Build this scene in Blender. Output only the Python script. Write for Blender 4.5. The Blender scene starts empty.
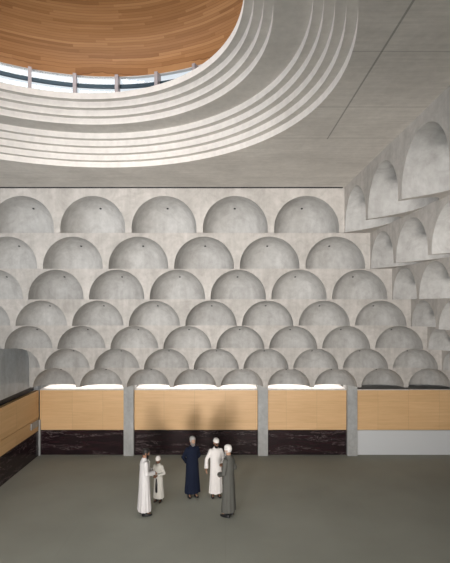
import bpy, bmesh, math, random
from mathutils import Vector, Matrix
random.seed(7)
PI = math.pi
C = bpy.context.scene.collection
U = 1.6                    # one bay of the vaulting in metres
ZF = -3.418                # floor relative to the camera, in bays
def P(x, d, z): return Vector((x*U, d*U, (z-ZF)*U))

# ------------------------------------------------------------------ helpers
def newbm(): return bmesh.new()
def obj(name, bm, mat=None, parent=None, smooth=False, recalc=True):
    if recalc: bmesh.ops.recalc_face_normals(bm, faces=bm.faces)
    me = bpy.data.meshes.new(name); bm.to_mesh(me); bm.free()
    if smooth:
        for p in me.polygons: p.use_smooth = True
    mats = mat if isinstance(mat, (list, tuple)) else [mat]
    for m in mats:
        if m: me.materials.append(m)
    o = bpy.data.objects.new(name, me); C.objects.link(o)
    if parent: o.parent = parent
    return o
def empty(name, loc=(0, 0, 0), rz=0):
    o = bpy.data.objects.new(name, None); o.location = loc; o.rotation_euler = (0, 0, rz)
    o.empty_display_size = .1; C.objects.link(o); return o
def tag(o, label, cat, group=None):
    o['label'] = label; o['category'] = cat
    if group: o['group'] = group
    return o
def struct(o): o['kind'] = 'structure'; return o
def quad(bm, a, b, c, d, mi=0):
    f = bm.faces.new([bm.verts.new(v) for v in (a, b, c, d)]); f.material_index = mi; return f
def box(bm, x0, x1, y0, y1, z0, z1, bev=0.0):
    vs = [bm.verts.new((x, y, z)) for x in (x0, x1) for y in (y0, y1) for z in (z0, z1)]
    fs = [(0,1,3,2),(4,6,7,5),(0,4,5,1),(2,3,7,6),(0,2,6,4),(1,5,7,3)]
    faces = [bm.faces.new([vs[i] for i in f]) for f in fs]
    if bev > 0:
        ed = list({e for f in faces for e in f.edges})
        bmesh.ops.bevel(bm, geom=ed, offset=bev, segments=2, affect='EDGES', profile=.5)
def ubox(bm, x0, x1, d0, d1, z0, z1, bev=0.0):
    a = P(x0, d0, z0); b = P(x1, d1, z1); box(bm, a.x, b.x, a.y, b.y, a.z, b.z, bev)

# ------------------------------------------------------------------ materials
def mat(name, col, rough=.6, metal=0, spec=.5):
    m = bpy.data.materials.new(name); m.use_nodes = True
    b = m.node_tree.nodes['Principled BSDF']
    b.inputs['Base Color'].default_value = (*col, 1); b.inputs['Roughness'].default_value = rough
    b.inputs['Metallic'].default_value = metal; b.inputs['Specular IOR Level'].default_value = spec
    return m
class N:
    """small node-graph helper"""
    def __init__(s, m): s.t = m.node_tree; s.n = s.t.nodes; s.b = s.n['Principled BSDF']
    def link(s, a, b): s.t.links.new(a, b)
    def pos(s):
        g = s.n.new('ShaderNodeNewGeometry'); return g.outputs['Position']
    def sep(s, v):
        g = s.n.new('ShaderNodeSeparateXYZ'); s.link(v, g.inputs[0]); return g.outputs
    def comb(s, x=0, y=0, z=0):
        g = s.n.new('ShaderNodeCombineXYZ')
        for i, v in enumerate((x, y, z)):
            if hasattr(v, 'links'): s.link(v, g.inputs[i])
            else: g.inputs[i].default_value = v
        return g.outputs[0]
    def math(s, op, a, b=0, c=0):
        g = s.n.new('ShaderNodeMath'); g.operation = op
        for i, v in enumerate((a, b, c)):
            if hasattr(v, 'links'): s.link(v, g.inputs[i])
            else: g.inputs[i].default_value = v
        return g.outputs[0]
    def scale(s, v, sc):
        g = s.n.new('ShaderNodeVectorMath'); g.operation = 'MULTIPLY'; s.link(v, g.inputs[0]); g.inputs[1].default_value = sc
        return g.outputs[0]
    def noise(s, v, scale, detail=4, rough=.55, dist=0):
        g = s.n.new('ShaderNodeTexNoise'); s.link(v, g.inputs['Vector']); g.inputs['Scale'].default_value = scale
        g.inputs['Detail'].default_value = detail; g.inputs['Roughness'].default_value = rough
        g.inputs['Distortion'].default_value = dist; return g.outputs['Fac']
    def white(s, v):
        g = s.n.new('ShaderNodeTexWhiteNoise'); s.link(v, g.inputs['Vector']); return g.outputs['Value']
    def ramp(s, f, stops):
        g = s.n.new('ShaderNodeValToRGB'); s.link(f, g.inputs[0]); e = g.color_ramp.elements
        while len(e) < len(stops): e.new(.5)
        for i, (p, c) in enumerate(stops): e[i].position = p; e[i].color = (*c, 1)
        return g.outputs[0]
    def mix(s, f, a, b, mode='MIX'):
        g = s.n.new('ShaderNodeMix'); g.data_type = 'RGBA'; g.blend_type = mode
        for k, v in (('Factor', f), ('A', a), ('B', b)):
            i = [q for q in g.inputs if q.name == k and (k == 'Factor' and q.type == 'VALUE' or q.type == 'RGBA')][0]
            if hasattr(v, 'links'): s.link(v, i)
            else: i.default_value = v if k == 'Factor' else (*v, 1)
        return [q for q in g.outputs if q.type == 'RGBA'][0]
    def base(s, c): s.link(c, s.b.inputs['Base Color'])
    def bump(s, h, st=.2, dist=.01):
        g = s.n.new('ShaderNodeBump'); s.link(h, g.inputs['Height']); g.inputs['Strength'].default_value = st
        g.inputs['Distance'].default_value = dist; s.link(g.outputs[0], s.b.inputs['Normal'])

def concrete(name, ca, cb, rough=.75, lines=None, rand=.1, streak=True):
    m = mat(name, ca, rough, 0, .35); n = N(m); p = n.pos()
    f = n.noise(p, .9, 6, .62, .3); col = n.ramp(f, [(.3, ca), (.7, cb)])
    fine = n.noise(p, 9, 5, .65); col = n.mix(.35, col, n.ramp(fine, [(.3, (.62,)*3), (.7, (1.0,)*3)]), 'MULTIPLY')
    if streak:
        st = n.noise(n.scale(p, (3.2, 3.2, .45)), 1.6, 4, .6)
        col = n.mix(.5, col, n.ramp(st, [(.38, (.74, .73, .72)), (.62, (1, 1, 1))]), 'MULTIPLY')
        pt = n.noise(p, 2.6, 6, .7, 1.2); col = n.mix(.45, col, n.ramp(pt, [(.36, (.70, .69, .68)), (.55, (1, 1, 1))]), 'MULTIPLY')
    if rand:
        oi = n.n.new('ShaderNodeObjectInfo')
        col = n.mix(1, col, n.ramp(oi.outputs['Random'], [(0, (1-rand,)*3), (1, (1.0,)*3)]), 'MULTIPLY')
    if lines:
        x, y, z = n.sep(p)
        for (axis, val, w, dark, lo, hi) in lines:
            a = {'x': x, 'y': y, 'z': z}[axis]; o_ = {'x': y, 'y': x, 'z': x}[axis]
            g = n.math('LESS_THAN', n.math('ABSOLUTE', n.math('SUBTRACT', a, val)), w)
            g = n.math('MULTIPLY', g, n.math('GREATER_THAN', o_, lo)); g = n.math('MULTIPLY', g, n.math('LESS_THAN', o_, hi))
            col = n.mix(n.math('MULTIPLY', g, dark), col, (.06, .06, .055))
    if lines:
        bs = n.noise(n.scale(p, (1.2, 22, 1)), 1.3, 4, .6); col = n.mix(.5, col, n.ramp(bs, [(.35, (.8, .8, .8)), (.65, (1, 1, 1))]), 'MULTIPLY')
    n.base(col); n.bump(fine, .25, .006); return m
M = {}
M['vault'] = concrete('pale_cast_concrete', (.435, .43, .42), (.535, .53, .52), .7, rand=.10)  # same concrete as the spandrels, darkened and cooled to add niche shade
M['face'] = concrete('pale_spandrel_concrete', (.47, .45, .425), (.59, .56, .53), .7, rand=.04)
M['left'] = concrete('smooth_grey_concrete', (.40, .44, .47), (.50, .53, .55), .33, rand=0)
J = []
for yv, lo in ((2.9, .7), (3.72, .35), (4.42, -.1), (5.83, -9)): J.append(('y', yv*U, .009, .32, lo*U, 9*U))
J.append(('x', 1.01*U, .011, .5, -5*U, 4.45*U))
M['ceiling'] = concrete('board_marked_ceiling_concrete', (.52, .49, .455), (.66, .625, .58), .8, lines=J, rand=0, streak=False)
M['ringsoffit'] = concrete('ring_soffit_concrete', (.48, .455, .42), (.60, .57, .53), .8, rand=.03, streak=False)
M['riser'] = concrete('lit_ring_concrete', (.74, .70, .665), (.84, .80, .765), .7, rand=.03, streak=False)  # ring concrete whitened: the light on the risers is put into the colour
M['post'] = concrete('grey_column_concrete', (.43, .44, .44), (.52, .53, .53), .7, rand=.05)
M['dark'] = mat('dark_gap', (.012, .012, .014), .6)  # near-black stands in for shade in the left slot and along the ceiling
M['hole'] = mat('dark_oculus', (.03, .03, .035), .8)

def m_floor():
    m = mat('grey_green_carpet', (.14, .14, .12), .95, 0, .2); n = N(m); p = n.pos()
    a = n.noise(p, .5, 3, .5); col = n.ramp(a, [(.3, (.36, .365, .315)), (.7, (.42, .425, .37))])
    fn = n.noise(p, 60, 3, .6); col = n.mix(.4, col, n.ramp(fn, [(.3, (.6,)*3), (.7, (1.0,)*3)]), 'MULTIPLY')
    x, y, z = n.sep(p)
    w = n.math('LESS_THAN', n.math('FRACT', n.math('DIVIDE', x, 3.66)), .004)
    col = n.mix(n.math('MULTIPLY', w, .06), col, (.05, .05, .045))
    n.base(col); n.bump(fn, .5, .006); return m
M['floor'] = m_floor()
def m_wood(name, ca, cb, axis='x', pw=1.1, joints=True):
    m = mat(name, ca, .42, 0, .4); n = N(m); p = n.pos(); x, y, z = n.sep(p)
    a = x if axis == 'x' else y
    g = n.noise(n.comb(n.math('MULTIPLY', a, .8), 3.1, n.math('MULTIPLY', z, 14)), 1.5, 5, .6, .4)
    col = n.ramp(g, [(.3, ca), (.7, cb)])
    pa = n.math('DIVIDE', a, pw); pz = n.math('DIVIDE', z, .385)
    cell = n.white(n.comb(n.math('FLOOR', pa), 2, n.math('FLOOR', pz)))
    col = n.mix(1, col, n.ramp(cell, [(0, (.93, .92, .90)), (1, (1, 1, 1))]), 'MULTIPLY')
    if joints:
        j = n.math('MAXIMUM', n.math('LESS_THAN', n.math('FRACT', pa), .008), n.math('LESS_THAN', n.math('FRACT', pz), .012))
        col = n.mix(n.math('MULTIPLY', j, .35), col, (.2, .12, .06))
    n.base(col); return m
M['wood'] = m_wood('pale_maple_panel', (.68, .43, .215), (.77, .51, .27))
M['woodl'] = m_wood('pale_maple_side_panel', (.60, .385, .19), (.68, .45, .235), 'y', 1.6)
def m_marble():
    m = mat('black_veined_marble', (.01, .008, .01), .22, 0, .5); n = N(m); p = n.pos()
    q = n.scale(p, (.7, .7, 5)); v = n.noise(q, 1.7, 7, .68, .8)
    d = n.math('ABSOLUTE', n.math('SUBTRACT', v, .5)); msk = n.noise(q, .9, 2, .5)
    ln = n.math('MULTIPLY', n.math('LESS_THAN', d, .007), n.math('GREATER_THAN', msk, .52))
    col = n.mix(.6, (.012, .007, .010), n.ramp(v, [(.4, (.012, .006, .008)), (.75, (.045, .016, .02))]))
    col = n.mix(n.math('MULTIPLY', ln, .6), col, (.34, .28, .28)); n.base(col); return m
M['marble'] = m_marble()
M['white_panel'] = mat('white_plaster_panel', (.62, .64, .66), .55)
DC = (-1.25*U, 2.89*U)
def m_dome():
    m = mat('curved_timber_boarding', (.5, .25, .1), .5, 0, .3); n = N(m); p = n.pos(); x, y, z = n.sep(p)
    dx = n.math('SUBTRACT', x, DC[0]); dy = n.math('SUBTRACT', y, DC[1])
    r = n.math('SQRT', n.math('ADD', n.math('MULTIPLY', dx, dx), n.math('MULTIPLY', dy, dy)))
    # a little wobble lets the boards overlap irregularly
    w = n.noise(n.comb(n.math('MULTIPLY', dx, .5), n.math('MULTIPLY', dy, .5), 0), 1.1, 2)
    rr = n.math('ADD', r, n.math('MULTIPLY', w, .05)); k = n.math('DIVIDE', n.math('ARCCOSINE', n.math('MINIMUM', n.math('DIVIDE', rr, 2.13*U), 1)), .018); ring = n.math('FLOOR', k)
    ang = n.math('ARCTAN2', dy, dx)
    h = n.white(n.comb(ring, 1.7, 0)); seg = n.math('FLOOR', n.math('ADD', n.math('MULTIPLY', ang, 2.6), n.math('MULTIPLY', h, 9)))
    v = n.white(n.comb(ring, seg, 0))
    col = n.ramp(v, [(0, (.33, .15, .055)), (.25, (.40, .19, .072)), (.7, (.45, .22, .088)), (1, (.52, .27, .115))])
    gr = n.noise(n.comb(n.math('MULTIPLY', k, 1.3), n.math('MULTIPLY', ang, 5), 0), 1, 4, .6)
    col = n.mix(.5, col, n.ramp(gr, [(.3, (.72, .70, .66)), (.7, (1, 1, 1))]), 'MULTIPLY')
    e = n.math('LESS_THAN', n.math('FRACT', k), .13); col = n.mix(n.math('MULTIPLY', e, .45), col, (.16, .065, .02))
    n.base(col); n.bump(n.math('FRACT', k), .3, .01); return m
M['dome'] = m_dome()
M['mullion'] = mat('mauve_grey_metal', (.42, .38, .40), .4, .2)
M['transom'] = mat('dark_blue_steel', (.02, .05, .075), .35, .3)
def m_glass():
    m = bpy.data.materials.new('clear_glass'); m.use_nodes = True; t = m.node_tree; t.nodes.clear()
    o = t.nodes.new('ShaderNodeOutputMaterial'); a = t.nodes.new('ShaderNodeBsdfTransparent'); a.inputs[0].default_value = (.92, .96, .98, 1)
    g = t.nodes.new('ShaderNodeBsdfGlossy'); g.inputs['Roughness'].default_value = .02; x = t.nodes.new('ShaderNodeMixShader'); x.inputs[0].default_value = .07
    t.links.new(a.outputs[0], x.inputs[1]); t.links.new(g.outputs[0], x.inputs[2]); t.links.new(x.outputs[0], o.inputs[0]); return m
M['glass'] = m_glass()
def m_emit(name, c, s):
    m = mat(name, (.8, .8, .8), .5); b = m.node_tree.nodes['Principled BSDF']
    b.inputs['Emission Color'].default_value = (*c, 1); b.inputs['Emission Strength'].default_value = s; return m
M['daylit'] = m_emit('daylit_frosted_glass', (1, .95, .90), 2.4)
M['dimglass'] = mat('dark_green_glass', (.012, .03, .028), .15)

# ------------------------------------------------------------------ vault geometry
NR = 7
DK = [6.31 + .547*k for k in range(NR+1)]
XK = [1.645 + .536*k for k in range(NR+1)]
XR = [x+.03 for x in XK]         # right wall planes
ZK = [.985 - .464*k for k in range(NR+1)]
ZC = 1.62                     # ceiling
XL = -4.17                    # left wall
DW = 10.12                    # timber face of back wall
RA, DP, PW = .455, .545, 2.6
SLOPE = [.15, .08, .02, -.03, -.06, -.08, -.06]      # fall of each row's underside
AH = [0, 0, 0, .449, .438, .42, .41]             # arch rise of the lower, flatter rows
def stilt(k): return (.062, .036, .036, 0, 0, 0, 0)[k]
def rise_(k): return AH[k] or RA
def niche_bm(k, nt=36, nr=12):
    """half dome, local: x across, y depth, z up; foot at z=0. In bays."""
    bm = newbm(); zc = stilt(k); g = []
    for j in range(nr+1):
        q = math.sin(j/nr*PI/2); q = q if j < nr else 1.0
        d = DP*max(0, 1-q**PW)**(1/PW)
        g.append([bm.verts.new((RA*q*math.cos(i/nt*PI), d, zc+rise_(k)*q*math.sin(i/nt*PI))) for i in range(nt+1)] if j else [bm.verts.new((0, d, zc))])
    for i in range(nt): bm.faces.new((g[0][0], g[1][i+1], g[1][i]))
    for j in range(1, nr):
        for i in range(nt): bm.faces.new((g[j][i], g[j][i+1], g[j+1][i+1], g[j+1][i]))
    # straight skirt down to the ledge
    for side in (0, nt):
        line = [g[j][side] for j in range(nr, 0, -1)] + [g[0][0]]
        low = [bm.verts.new((v.co.x, v.co.y, -.1)) for v in line]
        for a in range(len(line)-1): bm.faces.new((line[a], line[a+1], low[a+1], low[a]))
    bmesh.ops.bisect_plane(bm, geom=bm.verts[:]+bm.edges[:]+bm.faces[:], plane_co=(0, 0, 0), plane_no=(0, SLOPE[k], -1), clear_outer=True)
    bmesh.ops.remove_doubles(bm, verts=bm.verts, dist=1e-5); bmesh.ops.recalc_face_normals(bm, faces=bm.faces)
    # little oculus: flat disc, the dark of its hole put into the colour
    zz = zc+.362*rise_(k)/RA; q = .362/RA; d = DP*(1-q**PW)**(1/PW)
    e = 1e-3; q2 = (.362+e)/RA; d2 = DP*(1-q2**PW)**(1/PW); sl = (d2-d)/e
    nrm = Vector((0, -1, sl)).normalized()
    up = Vector((0, nrm.z, -nrm.y)).normalized()
    c = Vector((0, d, zz))+nrm*.004
    vs = [bm.verts.new(c+Vector((1, 0, 0))*math.cos(a*PI/6)*.018+up*math.sin(a*PI/6)*.018) for a in range(12)]
    f = bm.faces.new(vs); f.material_index = 1
    return bm
def base_curve(nr=12):
    pts = []
    for j in range(nr, -1, -1):
        q = math.sin(j/nr*PI/2); pts.append((-RA*q, DP*max(0, 1-q**PW)**(1/PW)))
    return pts+[(-x, d) for x, d in pts[-2::-1]]
BC = base_curve()
def cell(bm, k, c, ztop, nt=36, soff=.60):
    """spandrel face + soffit of one bay, centre c, local as in niche_bm"""
    zc = stilt(k); h = ztop
    pts = [(RA*math.cos(PI-i/nt*PI), zc+rise_(k)*math.sin(i/nt*PI)) for i in range(nt+1)]
    m_ = SLOPE[k]
    def F(*v): bm.faces.new([bm.verts.new(p) for p in v])
    for s in (-1, 1):
        F((c+s*.5, 0, 0), (c+s*RA, 0, 0), (c+s*RA, 0, zc), (c+s*RA, 0, h), (c+s*.5, 0, h))
        F((c+s*.5, 0, 0), (c+s*RA, 0, 0), (c+s*RA, soff, soff*m_), (c+s*.5, soff, soff*m_))
    for a, b in zip(pts, pts[1:]): F((c+a[0], 0, a[1]), (c+b[0], 0, b[1]), (c+b[0], 0, h), (c+a[0], 0, h))
    for a, b in zip(BC, BC[1:]): F((c+a[0], a[1], a[1]*m_), (c+b[0], b[1], b[1]*m_), (c+b[0], soff, soff*m_), (c+a[0], soff, soff*m_))
def place(bm, fn):
    for v in bm.verts: v.co = fn(v.co)
def cut(bm, co, no):
    bmesh.ops.bisect_plane(bm, geom=bm.verts[:]+bm.edges[:]+bm.faces[:], plane_co=co, plane_no=no, clear_outer=True)

# back wall shell
bm = newbm()
ubox(bm, XL-.9, 6.2, 10.66, 10.9, ZF, ZC)
wall_back = struct(obj('wall_back', bm, M['post']))
bm = newbm()
ubox(bm, 6.2, 6.4, -3.2, 10.9, ZF, ZC)
wall_right = struct(obj('wall_right', bm, M['post']))
for k in range(NR):
    top = (ZC if k == 0 else ZK[k-1]+.547*SLOPE[k-1]+.004)-ZK[k]
    deep = .60 if k < NR-1 else .66
    # back
    n = int(math.ceil(XK[k]-XL+(.7 if k < 5 else 0))); bm = newbm()
    for j in range(n): cell(bm, k, XK[k]-.5-j, top, soff=deep)
    bm.faces.new([bm.verts.new(v) for v in ((XK[k], 0, 0), (XK[k]+deep, 0, deep*SLOPE[k]), (XK[k]+deep, deep, deep*SLOPE[k]), (XK[k], deep, deep*SLOPE[k]))]) if k < NR-1 else None
    fb = lambda v, k=k: P(v.x, DK[k]+v.y, ZK[k]+v.z)
    bm.faces.new([bm.verts.new(v) for v in ((XK[k], 0, 0), (XR[k], 0, 0), (XR[k], 0, top), (XK[k], 0, top))])
    place(bm, fb); bmesh.ops.remove_doubles(bm, verts=bm.verts, dist=1e-4)
    cut(bm, P(XL-(.7 if k < 5 else .04), 0, 0), (-1, 0, 0))
    row = obj('corbel_row', bm, M['face'], wall_back)
    for j in range(n):
        bm = niche_bm(k); place(bm, lambda v, k=k, j=j: P(XK[k]-.5-j+v.x, DK[k]+v.y, ZK[k]+v.z))
        cut(bm, P(XL-(.7 if k < 5 else .04), 0, 0), (-1, 0, 0))
        if len(bm.faces) > 8: obj('niche', bm, [M['vault'], M['hole']], row, True, recalc=False)
        else: bm.free()
    # right
    n = 7 if k < 3 else 6; bm = newbm()
    for j in range(n): cell(bm, k, -.5-j, top, soff=deep)
    place(bm, lambda v, k=k: P(XR[k]+v.y, DK[k]+v.x, ZK[k]+v.z)); bmesh.ops.remove_doubles(bm, verts=bm.verts, dist=1e-4)
    row = obj('corbel_row', bm, M['face'], wall_right)
    for j in range(n):
        bm = niche_bm(k); place(bm, lambda v, k=k, j=j: P(XR[k]+v.y, DK[k]-.5-j+v.x, ZK[k]+v.z))
        obj('niche', bm, [M['vault'], M['hole']], row, True, recalc=False)
# right wall nearer than the vaulting, plain
bm = newbm()
for k in range(NR):
    d1 = DK[k]-(7 if k < 3 else 6)
    ubox(bm, XR[k], 6.3, -3.2, d1, ZK[k], (ZC if k == 0 else ZK[k-1]))
obj('plain_wall', bm, M['face'], wall_right)

# left wall: upper concrete, slot, (panels below are things)
bm = newbm()
ubox(bm, XL-.2, XL, -3.2, DK[6]+.02, ZK[6]-.01, ZK[4])
ubox(bm, XL-.72, XL-.2, -3.2, 10.9, ZF, ZK[4]-.01)
ubox(bm, XL-.9, XL-.7, -3.2, 10.9, ZF, ZC)
ubox(bm, XL-.25, XL-.02, DK[6]+.02, 10.66, ZK[6]-.01, ZK[5])
wall_left = struct(obj('wall_left', bm, M['left']))
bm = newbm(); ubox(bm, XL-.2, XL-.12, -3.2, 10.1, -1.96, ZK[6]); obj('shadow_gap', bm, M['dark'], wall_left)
bm = newbm(); ubox(bm, XL-.9, 6.4, -3.3, -3.1, ZF, ZC+.6)
wall_front = struct(obj('wall_front', bm, M['post']))
bm = newbm(); ubox(bm, XL-.5, 6.4, -3.3, 10.9, ZF-.1, ZF)
struct(obj('floor', bm, M['floor']))

# ------------------------------------------------------------------ ceiling and oculus rings
OC = (-1.4, 3.145); R0 = 2.235; RH = .0625; RW = .064; WIDE = .252
def rect_pt(a, x0, x1, y0, y1, c):
    dx, dy = math.cos(a), math.sin(a); t = 1e9
    if dx > 1e-9: t = min(t, (x1-c[0])/dx)
    if dx < -1e-9: t = min(t, (x0-c[0])/dx)
    if dy > 1e-9: t = min(t, (y1-c[1])/dy)
    if dy < -1e-9: t = min(t, (y0-c[1])/dy)
    return c[0]+dx*t, c[1]+dy*t
def plate(bm, z, R, c, c_out=None, n=144, rect=(XL-.9, 6.4, -3.3, 10.9)):
    cs = [math.atan2(y-c[1], x-c[0]) for x in rect[:2] for y in rect[2:]]
    A = sorted([i/n*2*PI-PI for i in range(n)]+cs)
    for i in range(len(A)):
        a, b = A[i], A[(i+1) % len(A)]
        if abs(a-b) < 1e-6: continue
        pa, pb = rect_pt(a, *rect, c), rect_pt(b, *rect, c)
        quad(bm, P(c[0]+R*math.cos(a), c[1]+R*math.sin(a), z), P(c[0]+R*math.cos(b), c[1]+R*math.sin(b), z), P(pb[0], pb[1], z), P(pa[0], pa[1], z))
    bmesh.ops.remove_doubles(bm, verts=bm.verts, dist=1e-4)
bm = newbm(); plate(bm, ZC, R0, OC)
ceiling = struct(obj('ceiling', bm, M['ceiling']))
def ringface(bm, c, prof, n=144, mi=0):
    L = [[bm.verts.new(P(c[0]+r*math.cos(i/n*2*PI), c[1]+r*math.sin(i/n*2*PI), z)) for i in range(n)] for r, z in prof]
    for a, b in zip(L, L[1:]):
        for i in range(n):
            f = bm.faces.new((a[i], a[(i+1) % n], b[(i+1) % n], b[i])); f.material_index = mi
R, z = R0, ZC
for k in range(9):
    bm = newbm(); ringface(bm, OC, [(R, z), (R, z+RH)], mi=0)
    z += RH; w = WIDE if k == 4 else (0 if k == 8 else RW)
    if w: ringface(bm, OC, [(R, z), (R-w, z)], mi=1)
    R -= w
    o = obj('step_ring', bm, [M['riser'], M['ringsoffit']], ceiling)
RS, ZS = R, z
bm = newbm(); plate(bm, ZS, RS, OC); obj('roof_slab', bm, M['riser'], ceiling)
RC = (-1.25, 2.89); RR, ZR = 2.08, 2.50
prof = []; rise = 1.0
for i in range(25):
    a = i/24*PI/2; prof.append((RR*math.cos(a), ZR+rise*math.sin(a)**1.0)) 
bm = newbm(); ringface(bm, RC, prof[:-1]+[(.01, ZR+rise)], 128)
obj('timber_dome', bm, M['dome'], ceiling, True)
bm = newbm(); ringface(bm, RC, [(RR, ZR), (RR, ZR-.006), (RR+.05, ZR-.006), (RR+.05, ZR+.05)]); obj('dome_rim', bm, M['riser'], ceiling)
# clerestory
win = struct(empty('window_1', P(RC[0], RC[1], ZS)))
def child(name, bm, m, par, smooth=False):
    mw = Matrix.Translation(-Vector(par.location)); bm.transform(mw); return obj(name, bm, m, par, smooth)
bm = newbm(); ringface(bm, RC, [(RR+.01, ZS), (RR+.01, ZR-.006)]); child('glass', bm, M['glass'], win)
bm = newbm(); ringface(bm, RC, [(RR, 2.362), (RR, 2.398), (RR-.03, 2.398), (RR-.03, 2.362), (RR, 2.362)]); child('transom', bm, M['transom'], win)
for i in range(28):
    a = PI/2+math.radians(10.7)+i*2*PI/28
    bm = newbm(); box(bm, -.028, .028, -.16, 0, 0, (ZR-ZS-.03)*U)
    bm.transform(Matrix.Translation(P(RC[0]+(RR-.005)*math.cos(a), RC[1]+(RR-.005)*math.sin(a), ZS)) @ Matrix.Rotation(a-PI/2, 4, 'Z'))
    child('mullion', bm, M['mullion'], win)
# dark strip standing in for the shadow line where ceiling meets walls
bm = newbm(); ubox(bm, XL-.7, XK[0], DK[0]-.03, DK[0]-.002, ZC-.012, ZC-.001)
struct(obj('painted_shadow_line', bm, M['dark']))
bm = newbm(); ubox(bm, XL, XK[0]-.03, DK[0]-.06, DK[0]-.031, ZC-.045, ZC-.001); o = struct(obj('trim_2', bm, M['ceiling']))
bpy.data.objects.remove(o)

# ------------------------------------------------------------------ lower back wall
ZT, ZJ, ZM = -1.956, -2.57, -2.866
posts = [(128.5, 'leftmost full grey concrete column between the timber wall panels'), (263, 'middle grey concrete column, right of the standing men'), (352.5, 'rightmost grey concrete column, beside the white lower panel')]
PX = [(p-225)/44.8 for p, _ in posts]
for (p, lb), x in zip(posts, PX):
    bm = newbm(); ubox(bm, -.112, .112, 0, .35, 0, (ZK[6]-ZF)-.004, .012)
    for v in bm.verts: v.co -= P(0, 0, 0)
    o = obj('column', bm, M['post']); o.location = (x*U, 10.045*U, 0)
    tag(o, lb, 'column', 'concrete columns along the back wall')
for o in [q for q in bpy.data.objects if q.name.startswith('column')]:
    mz = min(v.co.z for v in o.data.vertices)
    for v in o.data.vertices: v.co.z -= mz
edges = [XL, PX[0]-.112, PX[0]+.112, PX[1]-.112, PX[1]+.112, PX[2]-.112, PX[2]+.112, 6.2]
bays = [(edges[i]+.004, edges[i+1]-.004) for i in (0, 2, 4, 6)]
bays[3] = (bays[3][0], 6.19)
names = ['in the left corner bay of the back wall', 'in the widest bay, behind the group of men', 'in the bay between the middle and right columns', 'right of the rightmost column']
for i, (a, b) in enumerate(bays):
    bm = newbm(); ubox(bm, a, b, DW, DW+.08, ZM+.012, ZT, .006)
    tag(obj('maple_cladding', bm, M['wood']), 'pale maple wall panel '+names[i], 'wall panel', 'maple panels of the back wall')
    bm = newbm(); ubox(bm, a, b, DW+.01, DW+.08, ZF, ZM, .006)
    if i < 3: tag(obj('marble_cladding', bm, M['marble']), 'black white-veined marble base panel '+names[i], 'wall panel', 'black marble base panels of the back wall')
    else: tag(obj('white_cladding', bm, M['white_panel']), 'plain white base panel right of the rightmost column', 'wall panel')
    # sill behind panel head and clerestory slot
    w = struct(empty('window_%d' % (i+2), P((a+b)/2, DW+.4, ZT)))
    bm = newbm(); ubox(bm, a, b, DW-.006, 10.62, ZT-.004, ZT+.012, .003); child('window_sill', bm, M['riser'], w)
    bm = newbm(); ubox(bm, a, b, 10.62, 10.655, ZT-.1, ZK[6]+.1); child('reveal', bm, M['riser'] if i < 3 else M['post'], w)
    bm = newbm(); ubox(bm, a, b, 10.26, 10.62, ZK[6]-.015, ZK[6]+.01); child('pane', bm, M['daylit'] if i < 3 else M['dimglass'], w)
# slight setback band in bay right: upper board
bm = newbm(); ubox(bm, (409-225)/44.5, 6.19, DW-.012, DW-.001, ZJ-.02, ZT, .003)
tag(obj('maple_board', bm, M['wood']), 'shallow raised maple board on the panel at the far right', 'wall panel')
# left wall cladding
bm = newbm(); ubox(bm, XL-.1, XL-.005, -3.1, DW-.03, ZJ+.006, ZT, .006)
tag(obj('maple_cladding', bm, M['woodl']), 'upper pale maple panel running along the left wall', 'wall panel')
bm = newbm(); ubox(bm, XL-.1, XL-.012, -3.1, DW-.03, ZM+.006, ZJ-.006, .006)
tag(obj('maple_cladding', bm, M['woodl']), 'lower narrow maple strip along the left wall, above the black base', 'wall panel')
bm = newbm(); ubox(bm, XL-.1, XL-.008, -3.1, DW-.03, ZF, ZM-.006, .006)
tag(obj('marble_cladding', bm, M['marble']), 'black marble base running along the left wall', 'wall panel')
bm = newbm(); ubox(bm, XL-.004, XL+.03, DW-.05, DW-.004, ZF, ZJ-.05, .004)
tag(obj('corner_post', bm, M['post']), 'thin pale post in the left corner of the back wall', 'post')
bm = newbm(); ubox(bm, XL-.011, XL+.015, DW-.45, DW-.08, ZJ-.17, ZJ-.03, .01)
tag(obj('wall_box', bm, M['post']), 'small grey box on the left wall by the corner', 'box')

# ------------------------------------------------------------------ gallery behind the camera
bm = newbm(); ubox(bm, XL, 6.2, -3.1, -.35, -1.15, -1.0); o = struct(obj('floor_gallery', bm, M['post'])); o.name = 'trim_3'

# ------------------------------------------------------------------ people
SK = lambda c: mat('skin', c, .55, 0, .4)
skin_a = SK((.30, .16, .10)); skin_b = SK((.42, .25, .17)); skin_c = SK((.16, .08, .05))
def fabric(name, c, r=.9):
    m = mat(name, c, r, 0, .15); n = N(m); p = n.pos(); f = n.noise(n.scale(p, (30, 30, 6)), 1, 3)
    n.base(n.mix(.3, c, n.ramp(f, [(.35, tuple(v*.8 for v in c)), (.65, c)]))); n.bump(n.noise(p, 400, 2), .15, .002); return m
M['shoe'] = mat('black_shoe_leather', (.012, .012, .014), .35)
M['eye'] = mat('eye_white', (.6, .58, .55), .3); M['iris'] = mat('dark_iris', (.02, .012, .01), .2); M['lip'] = mat('lip', (.24, .09, .07), .5)
M['hairb'] = mat('black_hair', (.012, .010, .010), .6); M['hairg'] = mat('grey_hair', (.36, .35, .34), .8); M['hairw'] = mat('white_hair', (.62, .61, .60), .8)
M['glasses'] = mat('dark_spectacle_frame', (.015, .012, .012), .3)
def cone(bm, a, b, ra, rb, n=12):
    a, b = Vector(a), Vector(b); d = (b-a); L = d.length
    if L < 1e-6: return
    q = d.to_track_quat('Z', 'Y').to_matrix().to_4x4()
    bmesh.ops.create_cone(bm, cap_ends=True, segments=n, radius1=ra, radius2=rb, depth=L, matrix=Matrix.Translation((a+b)/2) @ q)
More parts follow.
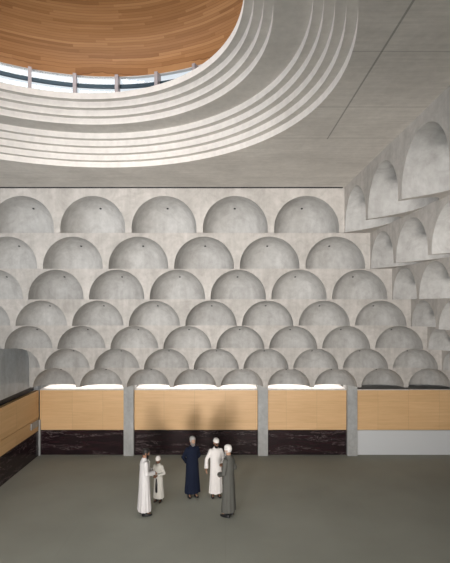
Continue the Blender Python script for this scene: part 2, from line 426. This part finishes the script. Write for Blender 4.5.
def ball(bm, c, r, sc=(1, 1, 1), rot=None, n=12):
    m = Matrix.Translation(Vector(c)) @ (rot.to_4x4() if rot else Matrix()) @ Matrix.Diagonal((*sc, 1))
    bmesh.ops.create_uvsphere(bm, u_segments=n*2, v_segments=n, radius=r, matrix=m)
def limb(bm, pts):
    for i, (p, r) in enumerate(pts):
        ball(bm, p, r, n=8)
        if i: cone(bm, pts[i-1][0], p, pts[i-1][1], r, 14)
def loft(bm, rings, n=32, closed=True):
    """rings: list of (z, cx, cy, rx, ry[, fn(phi)->mult])"""
    L = []
    for rg in rings:
        z_, cx, cy, rx, ry = rg[:5]; f = rg[5] if len(rg) > 5 else None; L.append([])
        for i in range(n):
            a = i/n*2*PI; m_ = f(a) if f else 1
            L[-1].append(bm.verts.new((cx+rx*m_*math.cos(a), cy+ry*m_*math.sin(a), z_)))
    for a, b in zip(L, L[1:]):
        for i in range(n): bm.faces.new((a[i], a[(i+1) % n], b[(i+1) % n], b[i]))
    if closed: bm.faces.new(L[0][::-1]); bm.faces.new(L[-1])
def remesh(name, bm, vox, m, parent, it=2, sc=1.0):
    bmesh.ops.recalc_face_normals(bm, faces=bm.faces)
    me = bpy.data.meshes.new('tmp'); bm.to_mesh(me); bm.free(); t = bpy.data.objects.new('tmp', me); C.objects.link(t)
    r = t.modifiers.new('r', 'REMESH'); r.mode = 'VOXEL'; r.voxel_size = vox; r.use_smooth_shade = True
    s = t.modifiers.new('s', 'SMOOTH'); s.iterations = it; s.factor = .5
    dg = bpy.context.evaluated_depsgraph_get(); dg.update()
    nm = bpy.data.meshes.new_from_object(t.evaluated_get(dg)); bpy.data.objects.remove(t); bpy.data.meshes.remove(me)
    nm.name = name; nm.materials.clear(); nm.materials.append(m)
    for p in nm.polygons: p.use_smooth = True
    o = bpy.data.objects.new(name, nm); C.objects.link(o); o.parent = parent; return o
def hand(bm, w, dr, pn, side):
    """w wrist, dr direction of the hand, pn palm normal (fingers curl that way)"""
    w, dr, pn = Vector(w), Vector(dr).normalized(), Vector(pn); pn = (pn-dr*pn.dot(dr)).normalized(); sd = dr.cross(pn)*side
    for k in (-1, 0, 1): cone(bm, w, w+dr*.085+sd*.024*k, .022, .017, 10)
    for k in (-1, 0, 1): ball(bm, w+dr*.085+sd*.024*k, .017, n=6)
    for k, L in zip((-1.5, -.5, .5, 1.5), (.062, .074, .078, .07)):
        a = w+dr*.088+sd*.0215*k; d1 = (dr+pn*.35).normalized(); b = a+d1*L*.5; d2 = (dr*.7+pn*.8).normalized(); c = b+d2*L*.32; d3 = (dr*.25+pn).normalized(); e = c+d3*L*.24
        limb(bm, [(a, .0098), (b, .0092), (c, .0085), (e, .0075)])
    a = w+dr*.03+sd*.022; b = a+(dr*.6+sd*.7+pn*.35).normalized()*.045; c = b+(dr+sd*.15+pn*.4).normalized()*.03
    limb(bm, [(a, .013), (b, .011), (c, .009)])
POSES = {
 'clasp': dict(el=(.255, .0, 1.14), wr=(.075, -.235, 1.10), hd=(-.7, -.55, -.15), pn=(-.3, .3, -.8)),
 'clasp_low': dict(el=(.26, .02, 1.12), wr=(.09, -.22, 1.00), hd=(-.8, -.3, -.3), pn=(-.2, .6, -.5)),
 'behind': dict(el=(.245, .11, 1.14), wr=(.10, .215, .95), hd=(-.8, .1, -.45), pn=(-.1, .8, .2)),
 'hang': dict(el=(.275, .03, 1.14), wr=(.30, -.06, .88), hd=(.02, -.15, -1), pn=(-1, -.1, 0)),
 'fore': dict(el=(.26, .02, 1.13), wr=(.17, -.26, 1.06), hd=(-.5, -.8, .1), pn=(-.8, .2, -.3)),
}
def person(x, d, H, rz, skin, robe_m, label, left='clasp', right='clasp', head_turn=0, nod=.12, hem=.13, seed=0, wide=1.0,
           hair=None, cap=None, beard=None, glasses=False, extra=None, group='men standing in conversation'):
    root = empty('person', (x*U, d*U, 0), rz); tag(root, label, 'person', group)
    S = H/1.75; rnd = random.Random(seed)
    root.scale = (S, S, S)
    hc = 1.15 if H < 1.4 else 1.0      # a child's head is larger for its body
    # ---- body
    bm = newbm(); arms = {}
    for s in (-1, 1):
        limb(bm, [((s*.085, 0, .93), .085), ((s*.09, -.01, .50), .055), ((s*.095, .01, .09), .038)])
        limb(bm, [((s*.095, .01, .07), .036), ((s*.105, -.12, .035), .03)])
        ps = POSES[left if s > 0 else right]; f = lambda v: Vector((v[0]*s, v[1], v[2]))
        sh, el, wr = Vector((s*.155, 0, 1.392)), f(ps['el']), f(ps['wr'])
        limb(bm, [(sh, .042), (el, .036), (wr, .026)]); hand(bm, wr, f(ps['hd']), f(ps['pn']), s*(-1 if ps['hd'][2] < -.9 else 1))
        arms[s] = (sh, el, wr, f(ps['hd']).normalized())
    loft(bm, [(.88, 0, 0, .13, .09), (1.0, 0, 0, .14, .10), (1.15, 0, 0, .125, .09), (1.33, 0, 0, .15, .09), (1.41, 0, .01, .10, .06), (1.47, 0, .01, .06, .055)], 24)
    limb(bm, [((0, .015, 1.42), .058), ((0, 0, 1.54), .052)])
    # head, turned and nodded about the neck
    HM = Matrix.Translation((0, 0, 1.52)) @ Matrix.Rotation(head_turn, 4, 'Z') @ Matrix.Rotation(nod, 4, 'X') @ Matrix.Scale(hc, 4)
    hb = newbm()
    loft(hb, [(.0, 0, -.045, .030, .028), (.012, 0, -.04, .048, .05), (.04, 0, -.022, .060, .072), (.075, 0, -.008, .068, .088), (.115, 0, 0, .074, .094), (.15, 0, .004, .075, .095),
              (.185, 0, .006, .070, .088), (.21, 0, .008, .055, .07), (.226, 0, .01, .03, .04), (.232, 0, .01, .008, .01)], 28)
    loft(hb, [(.068, 0, -.093, .017, .018), (.08, 0, -.098, .014, .019), (.12, 0, -.088, .008, .012)], 12)
    ball(hb, (0, -.085, .045), .02, (1.3, .6, .5)); ball(hb, (0, -.085, .128), .03, (1.6, .4, .35))
    for s in (-1, 1): ball(hb, (s*.078, .012, .10), .026, (.35, .7, 1.15))
    hb.transform(HM); me = bpy.data.meshes.new('h'); hb.to_mesh(me); hb.free(); bm.from_mesh(me); bpy.data.meshes.remove(me)
    body = remesh('body', bm, .0065, skin, root, 2)
    def hpart(name, b, m, par=root, smooth=True): b.transform(HM); return obj(name, b, m, par, smooth)
    for s in (-1, 1):
        b = newbm(); ball(b, (s*.03, -.084, .112), .0125, (1.1, .7, .7)); e = hpart('eye', b, M['eye'])
        b = newbm(); ball(b, (s*.03, -.0925, .112), .0062, (1, .5, 1)); hpart('iris', b, M['iris'], e)
        b = newbm(); ball(b, (s*.031, -.092, .132), .017, (1.1, .35, .22)); hpart('eyebrow', b, M['hairb'] if hair == 'hairb' or beard == 'hairb' else M['hairg'])
    b = newbm(); ball(b, (0, -.096, .046), .02, (1.15, .3, .25)); hpart('mouth', b, M['lip'])
    # ---- robe
    ph = rnd.random()*6; nf = 11
    def fold(k): return lambda a: 1+k*math.sin(nf*a+ph+1.5*math.sin(2*a))+k*.6*math.sin(5*a+ph*2)
    bm = newbm(); w = wide
    loft(bm, [(hem, 0, 0, .235*w, .185*w, fold(.05)), (.3, 0, 0, .225*w, .175*w, fold(.045)), (.6, 0, 0, .205*w, .155*w, fold(.03)), (.85, 0, 0, .195*w, .145*w, fold(.018)), (1.05, 0, 0, .185*w, .135*w, fold(.008)),
              (1.2, 0, 0, .175, .125), (1.33, 0, 0, .185, .122), (1.395, 0, .003, .172, .108), (1.44, 0, .006, .115, .085), (1.475, 0, .01, .07, .067), (1.495, 0, .01, .062, .06)], 64)
    for s in (-1, 1):
        sh, el, wr, hd = arms[s]; d2 = (wr-el).normalized()
        limb(bm, [(sh+Vector((-s*.005, 0, -.005)), .066), (sh*.5+el*.5+Vector((-s*.008, 0, .005)), .058), (el, .056), (el*.5+wr*.5, .056)])
        cone(bm, el*.5+wr*.5, wr-d2*.005, .058, .062, 18)
    robe = remesh('robe', bm, .011, robe_m, root, 3)
    b = newbm(); loft(b, [(1.478, 0, .008, .068, .066), (1.515, 0, .004, .058, .058), (1.515, 0, .004, .052, .052), (1.478, 0, .008, .055, .055)], 24, False); obj('collar', b, robe_m, robe, True)
    b = newbm()
    for i in range(14):   # buttoned placket down the chest
        z0 = 1.47-i*.03; y = -.07-.058*min(1, i/3)-.006
        y2 = -.07-.058*min(1, (i+1)/3)-.006
        vs = [(-.013, y, z0), (.013, y, z0), (.013, y2, z0-.03), (-.013, y2, z0-.03)]
        quad(b, *vs); 
    bmesh.ops.remove_doubles(b, verts=b.verts, dist=1e-4); bmesh.ops.solidify(b, geom=b.faces[:], thickness=.008); obj('placket', b, robe_m, robe)
    # ---- shoes
    for s in (-1, 1):
        b = newbm(); limb(b, [((s*.095, .01, .06), .045), ((s*.093, .0, .22), .05)]); obj('sock', b, M['shoe'], root, True)
        b = newbm()
        loft(b, [(0, 0, 0, .046, .135, lambda a: 1-.12*max(0, -math.sin(a)*1)), (.02, 0, 0, .048, .137), (.045, 0, .005, .044, .125), (.07, 0, .045, .040, .075), (.09, 0, .06, .040, .05)], 24)
        b.transform(Matrix.Translation((s*.10, -.045, .002)) @ Matrix.Rotation(-s*.15*-1, 4, 'Z')); obj('shoe', b, M['shoe'], root, True)
    # ---- hair, beard, cap
    def shell(z0, grow, m, name, front=.0, zf=.15):
        b = newbm(); rg = []
        T = [(.03, .062, .072, -.022), (.06, .066, .082, -.012), (.09, .071, .091, -.004), (.115, .074, .094, 0), (.15, .075, .095, .004), (.185, .070, .088, .006), (.21, .055, .07, .008), (.228, .030, .04, .01), (.236, .004, .005, .01)]
        n = 32; L = []
        for (zz, rx, ry, cy) in T:
            if zz < z0: continue
            r_ = []
            for i in range(n):
                a = i/n*2*PI; fr = max(0, -math.sin(a)); z2 = zz
                if zz < zf: z2 = zz+(zf-zz)*min(1, fr*1.6)
                r_.append(b.verts.new(((rx+grow)*math.cos(a), cy+(ry+grow)*math.sin(a), z2+grow*.6)))
            L.append(r_)
        for p, q in zip(L, L[1:]):
            for i in range(n): b.faces.new((p[i], p[(i+1) % n], q[(i+1) % n], q[i]))
        b.faces.new(L[-1]); bmesh.ops.dissolve_degenerate(b, dist=1e-5, edges=b.edges)
        return hpart(name, b, m)
    if hair: shell(.06, .007, M[hair], 'hair', zf=.17)
    if cap:
        b = newbm()
        T = [(.148, .080, .101), (.152, .084, .105), (.19, .081, .101), (.222, .074, .092), (.238, .058, .074), (.245, .03, .04), (.247, .004, .005)] if cap[1] == 'flat' else \
            [(.125, .077, .097), (.128, .080, .101), (.165, .080, .101), (.20, .075, .094), (.228, .058, .074), (.243, .03, .038), (.247, .004, .005)]
        loft(b, [(z_, 0, .006, a, c) for z_, a, c in T], 32); hpart('cap', b, cap[0])
        b = newbm(); z_ = T[0][0]; loft(b, [(z_, 0, .006, T[1][1]+.003, T[1][2]+.003), (z_+.022, 0, .006, T[1][1]+.003, T[1][2]+.003), (z_+.022, 0, .006, T[1][1]-.004, T[1][2]-.004)], 32, False); hpart('cap_band', b, cap[0])
    if beard:
        b = newbm(); n = 24; L = []
        for (z_, rx, ry, cy, y1) in [(-.045, .028, .02, -.055, 0), (-.03, .045, .04, -.05, 0), (-.005, .060, .062, -.04, 0), (.022, .067, .078, -.026, 0), (.04, .069, .082, -.02, 0)]:
            L.append([b.verts.new((rx*math.cos(a), cy+ry*math.sin(a), z_+(0 if z_ < .03 else .05*abs(math.cos(a))**2))) for a in [PI+i/(n-1)*PI for i in range(n)]])
        for p, q in zip(L, L[1:]):
            for i in range(n-1): b.faces.new((p[i], p[i+1], q[i+1], q[i]))
        bmesh.ops.solidify(b, geom=b.faces[:], thickness=.01); hpart('beard', b, M[beard])
        b = newbm(); ball(b, (0, -.1, .058), .03, (1.05, .35, .2)); hpart('moustache', b, M[beard])
    if glasses:
        b = newbm()
        for s in (-1, 1):
            bmesh.ops.create_cone(b, cap_ends=True, segments=20, radius1=.022, radius2=.022, depth=.004, matrix=Matrix.Translation((s*.031, -.106, .112)) @ Matrix.Rotation(PI/2, 4, 'X'))
            box(b, s*.052-.002, s*.078+.002 if s > 0 else s*.052+.002, -.106, -.10, .116, .121) if s > 0 else box(b, -.08, -.05, -.106, -.10, .116, .121)
            box(b, min(s*.078, s*.083), max(s*.078, s*.083), -.106, .0, .116, .121)
        box(b, -.012, .012, -.108, -.104, .114, .119); hpart('spectacles', b, M['glasses'], smooth=False)
    if extra: extra(root, robe)
    return root
white1 = fabric('white_cotton', (.70, .68, .68)); white2 = fabric('cream_white_cotton', (.76, .73, .71)); navy = fabric('navy_wool', (.010, .014, .030)); greyr = fabric('grey_green_wool', (.115, .115, .105)); kidr = fabric('off_white_linen', (.58, .57, .53))
capw = fabric('white_cap_cotton', (.78, .75, .72))
def at(px, py): s = (py-303)/-ZF; return (px-225)/s, 450/s
X1, D1 = at(144.5, 514.5); X2, D2 = at(158.5, 501.5); X3, D3 = at(192.3, 496.5); X4, D4 = at(215.8, 496.5); X5, D5 = at(228.6, 515.5)
person(X1, D1, 1.71, math.radians(112), skin_a, white1, 'dark-haired person in long white robe at the left of the group, turned to the child', hair='hairb', beard='hairb', seed=1, nod=.3, wide=1.0)
def kid_extra(root, robe):
    b = newbm(); loft(b, [(.42, .0, -.175, .045, .02), (.55, 0, -.185, .05, .03), (.75, 0, -.175, .042, .03), (.95, 0, -.17, .02, .018)], 20)
    obj('dark_cloth', b, M['shoe'], robe, True)
person(X2, D2, 1.23, math.radians(-20), skin_c, kidr, 'small child in off-white robe and white cap with hands joined', cap=(capw, 'round'), seed=2, nod=.25, hem=.16, group=None, extra=kid_extra, wide=.95)
person(X3, D3, 1.70, math.radians(22), skin_b, navy, 'grey-bearded person in long navy robe, hands behind the back', left='behind', right='behind', hair='hairg', beard='hairg', seed=3, head_turn=.25, wide=.98)
person(X4, D4, 1.64, math.radians(10), skin_a, white2, 'person in white robe, white cap and spectacles between the navy and grey robes', left='fore', right='hang', cap=(capw, 'flat'), beard='hairb', glasses=True, seed=4, head_turn=.3, nod=.2, wide=.9)
person(X5, D5, 1.81, math.radians(238), skin_b, greyr, 'person in long grey-green robe and round white cap, turned away at the right', left='clasp_low', right='clasp_low', cap=(capw, 'round'), hair='hairw', beard='hairw', seed=5, nod=.15, wide=.92)

# ------------------------------------------------------------------ light
world = bpy.data.worlds.new('World'); bpy.context.scene.world = world; world.use_nodes = True
wt = world.node_tree; bg = wt.nodes['Background']
tc = wt.nodes.new('ShaderNodeTexCoord'); sp = wt.nodes.new('ShaderNodeSeparateXYZ'); rp = wt.nodes.new('ShaderNodeValToRGB')
wt.links.new(tc.outputs['Generated'], sp.inputs[0]); wt.links.new(sp.outputs[2], rp.inputs[0]); wt.links.new(rp.outputs[0], bg.inputs[0])
e = rp.color_ramp.elements; e[0].position = .35; e[0].color = (1, 1, 1, 1); e[1].position = .75; e[1].color = (.62, .80, 1, 1)
bg.inputs[1].default_value = 1.05
def area(name, loc, size, target, power, col=(1, 1, 1), spread=180):
    l = bpy.data.lights.new(name, 'AREA'); l.shape = 'RECTANGLE'; l.size, l.size_y = size; l.energy = power; l.color = col; l.spread = math.radians(spread)
    o = bpy.data.objects.new(name, l); C.objects.link(o); o.location = loc
    o.rotation_euler = (Vector(target)-Vector(loc)).to_track_quat('-Z', 'Z').to_euler(); return o
# unseen fills added behind camera and at left; doorway under the gallery; the dome
area('gallery_fill_light', P(-2.2, -2.6, -.3), (2.6, 2.2), P(.2, 9.5, -1.3), 250, (1, .965, .93), 80)
area('side_fill_light', P(-4.05, 1.4, -.3), (3.2, 2.6), P(1.0, 9.5, -.8), 260, (.80, .90, 1))
area('doorway_light', P(-.1, -2.9, -2.7), (2.0, 1.5), P(.1, 8, -.5), 800, (1, .94, .88), 110)
area('dome_light', P(RC[0], RC[1], 3.2), (2.2, 2.2), P(RC[0], RC[1]+.01, 0), 85, (1, .98, .95))

# ------------------------------------------------------------------ camera
cam = bpy.data.cameras.new('camera'); co = bpy.data.objects.new('camera', cam); C.objects.link(co)
co.location = P(0, 0, 0); co.rotation_euler = (PI/2, 0, 0); cam.sensor_fit = 'HORIZONTAL'; cam.sensor_width = 36; cam.lens = 36.0; cam.shift_y = 21.5/450
cam.clip_start = .05
sc = bpy.context.scene; sc.camera = co
sc.view_settings.view_transform = 'Standard'; sc.view_settings.look = 'None'; sc.view_settings.gamma = 1; sc.view_settings.exposure = -.12
